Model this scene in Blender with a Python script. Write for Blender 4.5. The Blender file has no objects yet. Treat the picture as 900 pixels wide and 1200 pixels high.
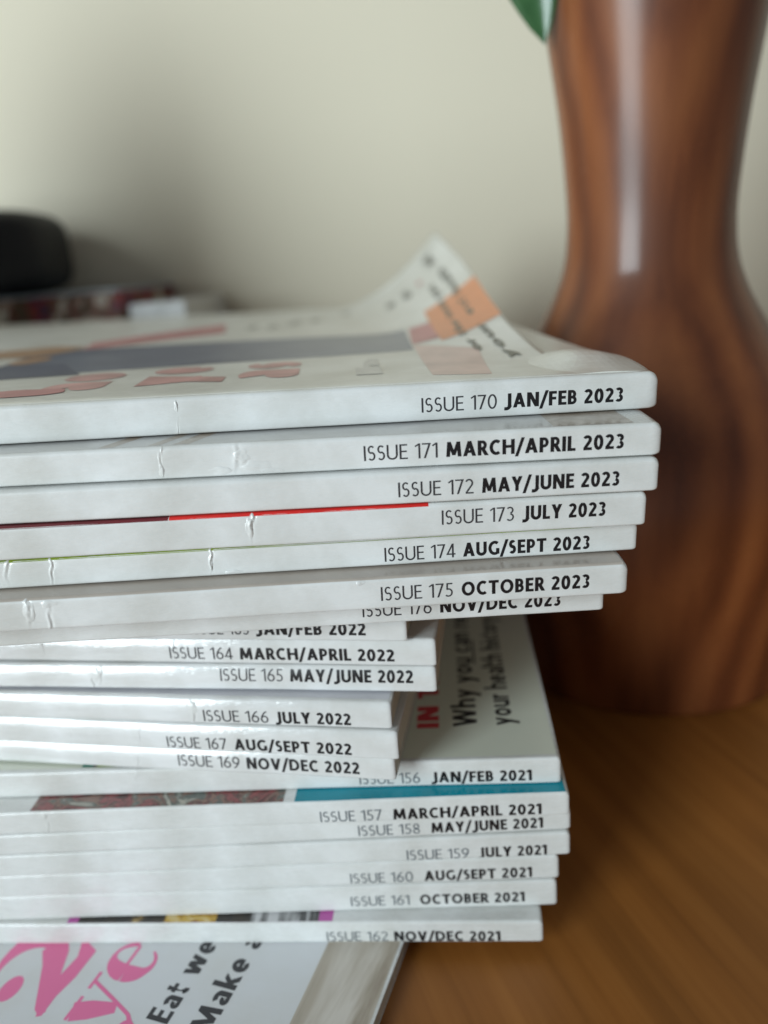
import bpy, math, random
from mathutils import Vector, Matrix, noise

# ------------------------------------------------------------------ camera, world, light, exposure
S = bpy.context.scene
COL = S.collection
MM = 0.001
R_ = math.radians
S.unit_settings.system = 'METRIC'
S.view_settings.view_transform = 'Standard'
S.view_settings.look = 'None'
S.view_settings.gamma = 1.0
S.view_settings.exposure = 0.06
S.cycles.max_bounces = 8
S.cycles.sample_clamp_indirect = 4.0

DROP = 2.3            # mm
PITCH, ROLL, CAM_Z = R_(18.0), R_(4.8), 0.105 - DROP * 0.001
cd = bpy.data.cameras.new('camera')
cam = bpy.data.objects.new('camera', cd)
COL.objects.link(cam)
cd.sensor_fit = 'HORIZONTAL'
cd.sensor_width = 36.0
cd.lens = 36.0
cd.clip_start = 0.005
cd.clip_end = 20.0
cd.dof.use_dof = True
cd.dof.focus_distance = 0.0985
cd.dof.aperture_fstop = 14.5
fw = Vector((0, math.cos(PITCH), -math.sin(PITCH)))
up0 = Vector((0, math.sin(PITCH), math.cos(PITCH)))
rt0 = Vector((1, 0, 0))
rt = rt0 * math.cos(ROLL) - up0 * math.sin(ROLL)
up = rt0 * math.sin(ROLL) + up0 * math.cos(ROLL)
m3 = Matrix((rt, up, -fw)).transposed()
cam.matrix_world = Matrix.Translation((0, 0, CAM_Z)) @ m3.to_4x4()
S.camera = cam

w = bpy.data.worlds.new('World')
S.world = w
w.use_nodes = True
bg = w.node_tree.nodes['Background']
bg.inputs[0].default_value = (0.93, 0.96, 1.0, 1)
bg.inputs[1].default_value = 0.15

# daylight from a window behind the camera on the left
ld = bpy.data.lights.new('window_light', 'AREA')
ld.shape = 'RECTANGLE'
ld.size, ld.size_y = 0.62, 1.15
ld.energy = 28.0
ld.color = (0.825, 0.95, 1.0)
lo = bpy.data.objects.new('window_light', ld)
COL.objects.link(lo)
AZ = R_(-44)
lo.location = (1.5 * math.sin(AZ), 0.15 - 1.5 * math.cos(AZ), 0.34)
lo.rotation_euler = (Vector((0, 0.15, 0.10)) - lo.location).to_track_quat('-Z', 'Y').to_euler()

# ------------------------------------------------------------------ materials
def mat(name):
    m = bpy.data.materials.new(name)
    m.use_nodes = True
    nt = m.node_tree
    return m, nt, nt.nodes['Principled BSDF']

def nd(nt, t, **kw):
    n = nt.nodes.new(t)
    for k, v in kw.items():
        if k.startswith('i_'):
            n.inputs[k[2:].replace('_', ' ')].default_value = v
        else:
            setattr(n, k, v)
    return n

def ramp(nt, stops, interp='LINEAR'):
    n = nt.nodes.new('ShaderNodeValToRGB')
    cr = n.color_ramp
    cr.interpolation = interp
    while len(cr.elements) < len(stops):
        cr.elements.new(0.5)
    for e, (p, c) in zip(cr.elements, stops):
        e.position = p
        e.color = (*c, 1)
    return n

def objcoord(nt, scale=(1, 1, 1), rot=(0, 0, 0), loc=(0, 0, 0)):
    tc = nd(nt, 'ShaderNodeTexCoord')
    mp = nd(nt, 'ShaderNodeMapping')
    mp.inputs['Rotation'].default_value = rot
    mp.inputs['Location'].default_value = loc
    nt.links.new(tc.outputs['Object'], mp.inputs['Vector'])
    ms = nd(nt, 'ShaderNodeMapping')
    ms.inputs['Scale'].default_value = scale
    nt.links.new(mp.outputs[0], ms.inputs['Vector'])
    return ms

def glossy_paper(name, col, rough=0.24, coat=0.35, bump=0.12, dirt=0.085, cr=0.12):
    m, nt, b = mat(name)
    L = nt.links
    mp = objcoord(nt)
    n1 = nd(nt, 'ShaderNodeTexNoise', i_Scale=70.0, i_Detail=5.0, i_Roughness=0.6)
    L.new(mp.outputs[0], n1.inputs['Vector'])
    dk = tuple(c * (1 - dirt * 2.2) * t for c, t in zip(col, (1.0, 0.985, 0.95)))
    r = ramp(nt, [(0.36, dk), (0.62, col)])
    L.new(n1.outputs[0], r.inputs[0])
    L.new(r.outputs[0], b.inputs['Base Color'])
    # scuffs stretched along the spine, and paper cockle
    mp2 = objcoord(nt, (1, 3.5, 3.5))
    n2 = nd(nt, 'ShaderNodeTexNoise', i_Scale=260.0, i_Detail=4.0, i_Roughness=0.65)
    L.new(mp2.outputs[0], n2.inputs['Vector'])
    n3 = nd(nt, 'ShaderNodeTexNoise', i_Scale=48.0, i_Detail=2.0)
    L.new(mp.outputs[0], n3.inputs['Vector'])
    ad = nd(nt, 'ShaderNodeMath', operation='MULTIPLY_ADD')
    ad.inputs[1].default_value = 0.35
    L.new(n2.outputs[0], ad.inputs[0])
    L.new(n3.outputs[0], ad.inputs[2])
    bp = nd(nt, 'ShaderNodeBump', i_Strength=bump, i_Distance=0.0012)
    L.new(ad.outputs[0], bp.inputs['Height'])
    L.new(bp.outputs[0], b.inputs['Normal'])
    L.new(bp.outputs[0], b.inputs['Coat Normal'])
    rr = nd(nt, 'ShaderNodeMapRange')
    rr.inputs['To Min'].default_value = rough * 0.8
    rr.inputs['To Max'].default_value = rough * 1.5
    L.new(n2.outputs[0], rr.inputs[0])
    L.new(rr.outputs[0], b.inputs['Roughness'])
    b.inputs['Coat Weight'].default_value = coat
    b.inputs['Coat Roughness'].default_value = cr
    return m

def flat_ink(name, col, rough=0.35, var=0.0):
    m, nt, b = mat(name)
    b.inputs['Base Color'].default_value = (*col, 1)
    b.inputs['Roughness'].default_value = rough
    if var:
        mp = objcoord(nt)
        n1 = nd(nt, 'ShaderNodeTexNoise', i_Scale=160.0, i_Detail=4.0)
        nt.links.new(mp.outputs[0], n1.inputs['Vector'])
        r = ramp(nt, [(0.3, tuple(c * (1 - var) for c in col)), (0.7, tuple(min(1, c * (1 + var)) for c in col))])
        nt.links.new(n1.outputs[0], r.inputs[0])
        nt.links.new(r.outputs[0], b.inputs['Base Color'])
    return m

def photo_print(name, stops, scale=150.0, stretch=(1, 1, 1), dist=1.5, seed=0.0):
    """printed photograph: mottled blotches of the picture's colours"""
    m, nt, b = mat(name)
    L = nt.links
    mp = objcoord(nt, stretch, loc=(seed, seed * 0.7, 0))
    n1 = nd(nt, 'ShaderNodeTexNoise', i_Scale=scale, i_Detail=5.0, i_Roughness=0.62, i_Distortion=dist)
    L.new(mp.outputs[0], n1.inputs['Vector'])
    r = ramp(nt, stops)
    L.new(n1.outputs[0], r.inputs[0])
    L.new(r.outputs[0], b.inputs['Base Color'])
    b.inputs['Roughness'].default_value = 0.28
    b.inputs['Coat Weight'].default_value = 0.3
    b.inputs['Coat Roughness'].default_value = 0.15
    return m

PAPER = glossy_paper('cover_paper', (0.80, 0.81, 0.80))
PAPER_SHINY = glossy_paper('cover_paper_shiny', (0.80, 0.81, 0.81), rough=0.13, coat=1.0, bump=0.22, cr=0.07)
PAPER_CREAM = glossy_paper('cover_paper_cream', (0.84, 0.84, 0.80), rough=0.28, coat=0.25)
INK = flat_ink('black_ink', (0.012, 0.012, 0.014))
INK_THIN = flat_ink('thin_black_ink', (0.04, 0.04, 0.045))
INK_GREY = flat_ink('blue_grey_ink', (0.10, 0.12, 0.14))
INK_RED = flat_ink('red_ink', (0.66, 0.05, 0.07))
INK_PINK = flat_ink('pink_ink', (0.86, 0.19, 0.40), 0.3)
TEAL = flat_ink('teal_print', (0.0, 0.29, 0.38), 0.25, 0.12)

def make_pages():
    m, nt, b = mat('page_edges')
    L = nt.links
    mp = objcoord(nt, (30, 30, 9000))
    n1 = nd(nt, 'ShaderNodeTexNoise', i_Scale=1.0, i_Detail=2.0)
    L.new(mp.outputs[0], n1.inputs['Vector'])
    r = ramp(nt, [(0.35, (0.42, 0.36, 0.27)), (0.65, (0.70, 0.65, 0.55))])
    L.new(n1.outputs[0], r.inputs[0])
    L.new(r.outputs[0], b.inputs['Base Color'])
    b.inputs['Roughness'].default_value = 0.6
    bp = nd(nt, 'ShaderNodeBump', i_Strength=0.4, i_Distance=0.0002)
    L.new(n1.outputs[0], bp.inputs['Height'])
    L.new(bp.outputs[0], b.inputs['Normal'])
    return m
PAGES = make_pages()

def make_wood(name, mixf, c_dark, c_mid, c_light, ring, pith, tilt, streak, rough, coat, bump=0.06, stilt=(0, 0, 0), spec=0.5, patch=((16, 16, 7), 0.72)):
    # stilt turns the grain, patch is the size and depth of the broad colour changes
    m, nt, b = mat(name)
    L = nt.links
    mp = objcoord(nt, (1, 1, 1), tilt, pith)
    wv = nd(nt, 'ShaderNodeTexWave', wave_type='RINGS', rings_direction='Z', wave_profile='SIN')
    wv.inputs['Scale'].default_value = ring
    wv.inputs['Distortion'].default_value = 2.2
    wv.inputs['Detail'].default_value = 3.0
    wv.inputs['Detail Scale'].default_value = 0.6
    L.new(mp.outputs[0], wv.inputs['Vector'])
    mp2 = objcoord(nt, streak, stilt)
    n1 = nd(nt, 'ShaderNodeTexNoise', i_Scale=1.0, i_Detail=6.0, i_Roughness=0.62)
    L.new(mp2.outputs[0], n1.inputs['Vector'])
    mx = nd(nt, 'ShaderNodeMix', data_type='FLOAT')
    mx.inputs[0].default_value = mixf
    L.new(wv.outputs['Fac'], mx.inputs[2])
    L.new(n1.outputs[0], mx.inputs[3])
    r = ramp(nt, [(0.18, c_dark), (0.46, c_mid), (0.80, c_light)])
    L.new(mx.outputs[0], r.inputs[0])
    mp3 = objcoord(nt, patch[0], stilt)
    n3 = nd(nt, 'ShaderNodeTexNoise', i_Scale=1.0, i_Detail=3.0)
    L.new(mp3.outputs[0], n3.inputs['Vector'])
    r3 = ramp(nt, [(0.35, (patch[1], patch[1] * 0.97, patch[1] * 0.94)), (0.65, (1.12, 1.08, 1.04))])
    L.new(n3.outputs[0], r3.inputs[0])
    ml = nd(nt, 'ShaderNodeMix', data_type='RGBA', blend_type='MULTIPLY')
    ml.inputs[0].default_value = 1.0
    L.new(r.outputs[0], ml.inputs[6])
    L.new(r3.outputs[0], ml.inputs[7])
    L.new(ml.outputs[2], b.inputs['Base Color'])
    b.inputs['Roughness'].default_value = rough
    b.inputs['Coat Weight'].default_value = coat
    b.inputs['Coat Roughness'].default_value = 0.17
    b.inputs['Specular IOR Level'].default_value = spec
    bp = nd(nt, 'ShaderNodeBump', i_Strength=bump, i_Distance=0.0006)
    L.new(mx.outputs[0], bp.inputs['Height'])
    L.new(bp.outputs[0], b.inputs['Normal'])
    return m

VASE_WOOD = make_wood('vase_wood', 0.66, (0.115, 0.031, 0.011), (0.22, 0.066, 0.021), (0.33, 0.112, 0.035),
                      30.0, (0.02, 0.055, 0.0), (R_(9), R_(-6), 0), (170, 170, 8), 0.55, 0.55, 0.12, (R_(4), R_(-3), 0), 0.3, ((16, 16, 7), 0.62))
VASE_WOOD.node_tree.nodes['Principled BSDF'].inputs['Coat Roughness'].default_value = 0.09
def hand_polish(m):
    # uneven lacquer: faint dents and turning marks break up the window's reflection
    nt = m.node_tree
    b = nt.nodes['Principled BSDF']
    n1 = nd(nt, 'ShaderNodeTexNoise', i_Scale=1.0, i_Detail=1.0, i_Roughness=0.4)
    nt.links.new(objcoord(nt, (45, 45, 30)).outputs[0], n1.inputs['Vector'])
    n2 = nd(nt, 'ShaderNodeTexNoise', i_Scale=1.0, i_Detail=3.0)
    nt.links.new(objcoord(nt, (30, 30, 900)).outputs[0], n2.inputs['Vector'])
    ad = nd(nt, 'ShaderNodeMath', operation='MULTIPLY_ADD')
    ad.inputs[1].default_value = 0.01
    nt.links.new(n2.outputs[0], ad.inputs[0])
    nt.links.new(n1.outputs[0], ad.inputs[2])
    bp = nd(nt, 'ShaderNodeBump', i_Strength=0.13, i_Distance=0.0025)
    nt.links.new(ad.outputs[0], bp.inputs['Height'])
    nt.links.new(bp.outputs[0], b.inputs['Coat Normal'])
    r = nd(nt, 'ShaderNodeMapRange')
    r.inputs['From Min'].default_value, r.inputs['From Max'].default_value = 0.38, 0.62
    r.inputs['To Min'].default_value, r.inputs['To Max'].default_value = 0.13, 0.34
    nt.links.new(n1.outputs[0], r.inputs[0])
    nt.links.new(r.outputs[0], b.inputs['Coat Roughness'])
hand_polish(VASE_WOOD)
TABLE_WOOD = make_wood('table_wood', 0.90, (0.215, 0.076, 0.013), (0.32, 0.121, 0.023), (0.41, 0.165, 0.036),
                       9.0, (0.4, 0.3, 0.6), (R_(90), 0, R_(38)), (9, 260, 260), 0.45, 0.0, 0.05, (0, 0, R_(68)), 0.35, ((5, 40, 40), 0.80))

def make_wall():
    m, nt, b = mat('wall_paint')
    L = nt.links
    mp = objcoord(nt)
    n1 = nd(nt, 'ShaderNodeTexNoise', i_Scale=3.0, i_Detail=3.0)
    L.new(mp.outputs[0], n1.inputs['Vector'])
    r = ramp(nt, [(0.3, (0.72, 0.655, 0.515)), (0.7, (0.77, 0.70, 0.55))])
    L.new(n1.outputs[0], r.inputs[0])
    L.new(r.outputs[0], b.inputs['Base Color'])
    b.inputs['Roughness'].default_value = 0.75
    n2 = nd(nt, 'ShaderNodeTexNoise', i_Scale=420.0, i_Detail=3.0)
    L.new(mp.outputs[0], n2.inputs['Vector'])
    bp = nd(nt, 'ShaderNodeBump', i_Strength=0.15, i_Distance=0.0006)
    L.new(n2.outputs[0], bp.inputs['Height'])
    L.new(bp.outputs[0], b.inputs['Normal'])
    return m
WALL = make_wall()

# ------------------------------------------------------------------ object helpers
def link(name, me, m, parent=None):
    o = bpy.data.objects.new(name, me)
    COL.objects.link(o)
    if m is not None:
        me.materials.append(m)
    if parent is not None:
        o.parent = parent
    return o

def mesh(name, verts, faces, m, parent=None, smooth=False):
    me = bpy.data.meshes.new(name)
    me.from_pydata([tuple(v) for v in verts], [], faces)
    me.validate()
    if smooth:
        for p in me.polygons:
            p.use_smooth = True
    me.update()
    return link(name, me, m, parent)

def thing(name, label, cat, loc=(0, 0, 0), rot=(0, 0, 0), group=None):
    o = bpy.data.objects.new(name, None)
    o.empty_display_size = 0.01
    COL.objects.link(o)
    o.location = loc
    o.rotation_euler = rot
    o['label'] = label
    o['category'] = cat
    if group:
        o['group'] = group
    return o

def grid_faces(nx, ny, off=0, flip=False):
    f = []
    for i in range(nx - 1):
        for j in range(ny - 1):
            a, b, c, d = off + i * ny + j, off + (i + 1) * ny + j, off + (i + 1) * ny + j + 1, off + i * ny + j + 1
            f.append((a, d, c, b) if flip else (a, b, c, d))
    return f

def smooth01(t):
    t = max(0.0, min(1.0, t))
    return t * t * (3 - 2 * t)

def interp(pts, x):
    if x <= pts[0][0]:
        return pts[0][1]
    for (a, b), (c, d) in zip(pts, pts[1:]):
        if x <= c:
            return b + (d - b) * (x - a) / (c - a)
    return pts[-1][1]

# ------------------------------------------------------------------ lettering: a humanist sans drawn as strokes
def arc(cx, cy, rx, ry, a0, a1, n=14):
    return [(cx + rx * math.cos(R_(a0 + (a1 - a0) * i / n)), cy + ry * math.sin(R_(a0 + (a1 - a0) * i / n))) for i in range(n + 1)]

def glyph(ch, s):
    """strokes of a glyph on a cap height of 1 for a stem weight s -> (advance width, [(points, clip band or None)])"""
    h = s / 2
    k = s * 0.86            # thin strokes
    C = (0.0, 1.0)
    X = 0.70                # x height
    XC = (0.0, X)
    def bar(x0, y, x1): return ([(x0, y), (x1, y)], None, k)
    def stem(x, y0=0.0, y1=1.0): return ([(x, y0), (x, y1)], None, s)
    def diag(x0, y0, x1, y1, wd=s, clip=C):
        dx, dy = x1 - x0, y1 - y0
        l = math.hypot(dx, dy)
        e = s * 1.2
        return ([(x0 - dx / l * e, y0 - dy / l * e), (x1 + dx / l * e, y1 + dy / l * e)], clip, wd)
    if ch == ' ': return 0.26, []
    if ch == 'I': return s, [stem(h)]
    if ch == 'S':
        W = 0.43 + s * 0.35
        rx, r1, r2 = W / 2 - h, 0.25 - h * 0.45, 0.27 - h * 0.45
        top = arc(W / 2, 1 - k / 2 - r1, rx * 0.92, r1, 38, 262, 14)
        bot = arc(W / 2, k / 2 + r2, rx, r2, 82, -142, 14)
        return W, [(top + bot, None, k * 1.03)]
    if ch == 'U':
        W = 0.60 + s * 0.5
        r = W / 2 - h
        return W, [([(h, 1.0)] + arc(W / 2, r + k / 2, r, r, 180, 360, 16) + [(W - h, 1.0)], None, s * 0.97)]
    if ch == 'E':
        W = 0.42 + s * 0.4
        return W, [stem(h), bar(s, 1 - k / 2, W), bar(s, 0.52, W * 0.93), bar(s, k / 2, W + 0.02)]
    if ch == 'F':
        W = 0.41 + s * 0.4
        return W, [stem(h), bar(s, 1 - k / 2, W), bar(s, 0.50, W * 0.94)]
    if ch == 'L':
        W = 0.40 + s * 0.4
        return W, [stem(h), bar(s, k / 2, W)]
    if ch == 'T':
        W = 0.54 + s * 0.5
        return W, [stem(W / 2, 0, 1 - k), bar(0, 1 - k / 2, W)]
    if ch == 'H':
        W = 0.62 + s * 0.6
        return W, [stem(h), stem(W - h), bar(s, 0.52, W - s)]
    if ch == 'J':
        W = 0.24 + s * 0.9
        return W, [([(W - h, 1.0), (W - h, 0.14)] + arc(W - h - 0.24, 0.14, 0.24, 0.20, 0, -85, 8) + [(W - h - 0.34, -0.05)], None, s)]
    if ch == 'A':
        W = 0.62 + s * 0.75
        return W, [diag(h * 1.02, 0, W / 2, 1 - s * 0.1), diag(W - h * 1.02, 0, W / 2, 1 - s * 0.1), bar(W * 0.24, 0.30, W * 0.76)]
    if ch == 'V':
        W = 0.58 + s * 0.75
        return W, [diag(h, 1, W / 2, s * 0.1), diag(W - h, 1, W / 2, s * 0.1)]
    if ch == 'N':
        W = 0.60 + s * 0.7
        return W, [stem(h), stem(W - h), diag(h * 1.2, 1, W - h * 1.2, 0)]
    if ch == 'M':
        W = 0.72 + s * 0.95
        return W, [diag(h + 0.0, 0, h + 0.07, 1), diag(W - h, 0, W - h - 0.07, 1),
                   diag(h + 0.07, 1, W / 2, 0.12, s * 0.9, (0.10, 1.0)), diag(W - h - 0.07, 1, W / 2, 0.12, s * 0.9, (0.10, 1.0))]
    if ch == 'R':
        W = 0.48 + s * 0.6
        r = 0.265 - k * 0.24
        cy = 1 - k / 2 - r
        return W, [stem(h), ([(s * 0.8, 1 - k / 2)] + arc(W * 0.48, cy, W * 0.42 - h + 0.02, r, 90, -90, 12) + [(s * 0.8, cy - r)], None, k),
                   diag(W * 0.50, 0.46, W - h * 0.7, 0.02, s, (0.0, 0.46))]
    if ch == 'P':
        W = 0.46 + s * 0.5
        r = 0.285 - k * 0.24
        cy = 1 - k / 2 - r
        return W, [stem(h), ([(s * 0.8, 1 - k / 2)] + arc(W * 0.48, cy, W * 0.52 - h, r, 90, -90, 12) + [(s * 0.8, cy - r)], None, k)]
    if ch == 'B':
        W = 0.46 + s * 0.55
        r = 0.245 - k * 0.22
        c1 = 1 - k / 2 - r
        r2 = (c1 - r - k / 2) / 2
        c2 = k / 2 + r2
        return W, [stem(h), ([(s * 0.8, 1 - k / 2)] + arc(W * 0.46, c1, W * 0.47 - h, r, 90, -90, 10) + [(s * 0.8, c1 - r)], None, k),
                   ([(s * 0.8, c2 + r2)] + arc(W * 0.48, c2, W * 0.52 - h, r2, 90, -90, 10) + [(s * 0.8, c2 - r2)], None, k)]
    if ch == 'D':
        W = 0.66 + s * 0.5
        return W, [stem(h), ([(s * 0.8, 1 - k / 2)] + arc(W * 0.40, 0.5, W * 0.60 - h, 0.5 - k / 2, 90, -90, 16) + [(s * 0.8, k / 2)], None, s * 0.93)]
    if ch in 'OQ':
        W = 0.76 + s * 0.5
        return W, [(arc(W / 2, 0.5, W / 2 - h, 0.51 - k / 2, 90, 450, 26), None, s * 0.93)]
    if ch == 'C':
        W = 0.58 + s * 0.5
        return W, [(arc(W * 0.60, 0.5, W * 0.60 - h, 0.51 - k / 2, 52, 308, 20), None, s * 0.93)]
    if ch == 'G':
        W = 0.64 + s * 0.5
        return W, [(arc(W * 0.58, 0.5, W * 0.58 - h, 0.51 - k / 2, 52, 300, 20), None, s * 0.93), stem(W - h, 0.06, 0.48)]
    if ch == 'Y':
        W = 0.54 + s * 0.7
        return W, [stem(W / 2, 0, 0.46), diag(h, 1, W / 2, 0.42, s, (0.40, 1.0)), diag(W - h, 1, W / 2, 0.42, s, (0.40, 1.0))]
    if ch == '/':
        W = 0.36 + s * 0.3
        return W, [diag(0.02, -0.16, W - 0.02, 1.06, k, (-0.18, 1.08))]
    if ch == '0':
        W = 0.54 + s * 0.3
        return W, [(arc(W / 2, 0.5, W / 2 - h, 0.51 - k / 2, 90, 450, 26), None, s * 0.93)]
    if ch == '1':
        W = 0.24 + s * 0.6
        return W, [stem(W - h), ([(0.0, 0.80), (W - s * 0.6, 0.97)], None, k * 0.95)]
    if ch == '2':
        W = 0.47 + s * 0.3
        a = arc(W * 0.46, 0.725 - k * 0.1, W * 0.46 - h * 0.6, 0.275 - k * 0.4, 155, -32, 14)
        return W, [(a + [(h * 0.9, k * 0.62)], None, s * 0.9), bar(0.02, k / 2, W)]
    if ch == '3':
        W = 0.46 + s * 0.3
        a = arc(W * 0.44, 0.765 - k * 0.1, W * 0.44 - h * 0.6, 0.235 - k * 0.4, 145, -80, 12)
        b = arc(W * 0.44, 0.275, W * 0.54 - h, 0.275 - k / 2, 82, -140, 14)
        return W, [(a, None, k), (b, None, k)]
    if ch == '4':
        W = 0.54 + s * 0.3
        return W, [stem(W * 0.70), bar(0.0, 0.25, W), diag(h * 0.5, 0.22, W * 0.68, 0.98, k, (0.20, 1.0))]
    if ch == '5':
        W = 0.46 + s * 0.3
        b = arc(W * 0.40, 0.31, W * 0.58 - h, 0.31 - k / 2, 118, -135, 16)
        return W, [bar(W * 0.16, 1 - k / 2, W * 0.92), ([(W * 0.16 + h * 0.8, 1 - k), (W * 0.16 + h * 0.6, 0.53)], None, k), (b, None, k)]
    if ch == '6':
        W = 0.52 + s * 0.3
        return W, [(arc(W / 2, 0.31, W / 2 - h, 0.31 - k / 2, 90, 450, 20), None, s * 0.92),
                   ([(W * 0.80, 1 - h * 0.3), (W * 0.52, 0.86), (W * 0.24, 0.62), (h, 0.33)], None, s * 0.9)]
    if ch == '9':
        W = 0.52 + s * 0.3
        return W, [(arc(W / 2, 0.69, W / 2 - h, 0.31 - k / 2, 90, 450, 20), None, s * 0.92),
                   ([(W * 0.20, h * 0.3), (W * 0.48, 0.14), (W * 0.76, 0.38), (W - h, 0.67)], None, s * 0.9)]
    if ch == '8':
        W = 0.50 + s * 0.3
        r1 = 0.245 - k * 0.25
        return W, [(arc(W / 2, 1 - k / 2 - r1, W * 0.44 - h, r1, 90, 450, 18), None, k), (arc(W / 2, (1 - k * 0.6 - 2 * r1) / 2, W / 2 - h, (1 - k * 0.6 - 2 * r1) / 2 - k / 2, 90, 450, 18), None, k)]
    if ch == '7':
        W = 0.48 + s * 0.3
        return W, [bar(0, 1 - k / 2, W), diag(W * 0.30, 0, W - h, 1 - k * 0.5, s, (0.0, 1.0))]
    # ---- lower case
    if ch == 'o':
        W = 0.56 + s * 0.3
        return W, [(arc(W / 2, X / 2, W / 2 - h, X / 2 + 0.01 - k / 2, 90, 450, 20), None, s * 0.95)]
    if ch == 'c':
        W = 0.45 + s * 0.3
        return W, [(arc(W * 0.58, X / 2, W * 0.58 - h, X / 2 + 0.01 - k / 2, 50, 310, 16), None, s * 0.95)]
    if ch == 'e':
        W = 0.52 + s * 0.3
        return W, [(arc(W / 2, X / 2, W / 2 - h, X / 2 + 0.01 - k / 2, 0, 312, 18), None, s * 0.95), bar(h, X * 0.48, W - h * 0.2)]
    if ch == 'a':
        W = 0.46 + s * 0.4
        t = arc(W * 0.48, X * 0.66, W * 0.52 - h, X * 0.34 - k / 2, 140, 0, 10)
        return W, [(t + [(W - h, 0.0)], None, s), (arc(W * 0.42, X * 0.28, W * 0.42 - h, X * 0.29 - k / 2, 60, 330, 14), None, k)]
    if ch in 'nhm':
        W = 0.50 + s * 0.5
        r = W / 2 - h
        top = [(W / 2 - r * 0.9, X - 0.16 - k / 2)] + arc(W / 2 + 0.01, X - k / 2 - 0.20, r, 0.20, 150, 0, 10) + [(W - h, 0)]
        return W, [stem(h, 0, X if ch == 'n' else 1.08), (top, None, s * 0.95)]
    if ch == 'r':
        W = 0.30 + s * 0.5
        return W, [stem(h, 0, X), (arc(W * 0.95, X - k / 2 - 0.24, W * 0.95 - h, 0.24, 165, 92, 8), None, k)]
    if ch == 'u':
        W = 0.50 + s * 0.5
        r = W / 2 - h
        return W, [([(h, X)] + arc(W / 2, k / 2 + 0.20, r, 0.20, 180, 350, 12), None, s * 0.95), stem(W - h, 0, X)]
    if ch == 'i': return s, [stem(h, 0, X), stem(h, X + 0.12, X + 0.12 + s * 1.05)]
    if ch == 'l': return s, [stem(h, 0, 1.08)]
    if ch == 't':
        W = 0.32 + s * 0.4
        return W, [([(W * 0.34, 0.92), (W * 0.34, 0.18)] + arc(W * 0.34 + 0.15, k / 2 + 0.15, 0.15, 0.15, 180, 285, 8), None, s), bar(0, X - k / 2, W)]
    if ch == 'k':
        W = 0.46 + s * 0.6
        return W, [stem(h, 0, 1.08), diag(s * 0.8, 0.30, W - h, X, k, (0.30, X)), diag(s * 1.1, 0.40, W - h, 0, s, (0.0, 0.44))]
    if ch == 's':
        W = 0.36 + s * 0.35
        r1 = X / 4 + 0.005 - h * 0.42
        return W, [(arc(W / 2, X - k / 2 - r1, W / 2 - h, r1, 40, 262, 10) + arc(W / 2, k / 2 + r1, W / 2 - h, r1, 82, -142, 10), None, k)]
    if ch == 'w':
        W = 0.76 + s * 0.9
        q = W / 4
        return W, [diag(h, X, q + 0.02, 0, s, XC), diag(W / 2, X, q + 0.02, 0, s, XC), diag(W / 2, X, W - q - 0.02, 0, s, XC), diag(W - h, X, W - q - 0.02, 0, s, XC)]
    if ch == 'W':
        W = 0.92 + s * 0.95
        q = W / 4
        return W, [diag(h, 1, q + 0.02, 0), diag(W / 2, 1, q + 0.02, 0), diag(W / 2, 1, W - q - 0.02, 0), diag(W - h, 1, W - q - 0.02, 0)]
    if ch == 'y':
        W = 0.48 + s * 0.7
        return W, [diag(h, X, W / 2, 0.04, s, (0.02, X)), diag(W * 0.26, -0.30, W - h, X, s, (-0.30, X))]
    return 0.4, []

def clip_poly(poly, y0, y1):
    for lim, sg in ((y0, 1), (y1, -1)):
        out = []
        for i in range(len(poly)):
            a, b = poly[i - 1], poly[i]
            ia, ib = sg * (a[1] - lim) >= 0, sg * (b[1] - lim) >= 0
            if ia != ib:
                t = (lim - a[1]) / (b[1] - a[1])
                out.append((a[0] + t * (b[0] - a[0]), lim))
            if ib:
                out.append(b)
        poly = out
        if len(poly) < 3:
            return []
    return poly

def ribbon(pts, wd):
    """polyline of width wd (number or list) -> quads"""
    n = len(pts)
    ws = wd if isinstance(wd, (list, tuple)) else [wd] * n
    lf, rg = [], []
    for i in range(n):
        a, b = pts[max(0, i - 1)], pts[min(n - 1, i + 1)]
        if i == 0: d1 = d2 = (pts[1][0] - pts[0][0], pts[1][1] - pts[0][1])
        elif i == n - 1: d1 = d2 = (pts[-1][0] - pts[-2][0], pts[-1][1] - pts[-2][1])
        else:
            d1 = (pts[i][0] - a[0], pts[i][1] - a[1])
            d2 = (b[0] - pts[i][0], b[1] - pts[i][1])
        l1, l2 = math.hypot(*d1) or 1e-9, math.hypot(*d2) or 1e-9
        n1, n2 = (-d1[1] / l1, d1[0] / l1), (-d2[1] / l2, d2[0] / l2)
        mx, my = n1[0] + n2[0], n1[1] + n2[1]
        ml = math.hypot(mx, my) or 1e-9
        mx, my = mx / ml, my / ml
        sc = min(1.6, 1.0 / max(0.3, mx * n1[0] + my * n1[1]))
        hw = ws[i] / 2 * sc
        lf.append((pts[i][0] + mx * hw, pts[i][1] + my * hw))
        rg.append((pts[i][0] - mx * hw, pts[i][1] - my * hw))
    return [[rg[i], rg[i + 1], lf[i + 1], lf[i]] for i in range(n - 1)]

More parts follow.
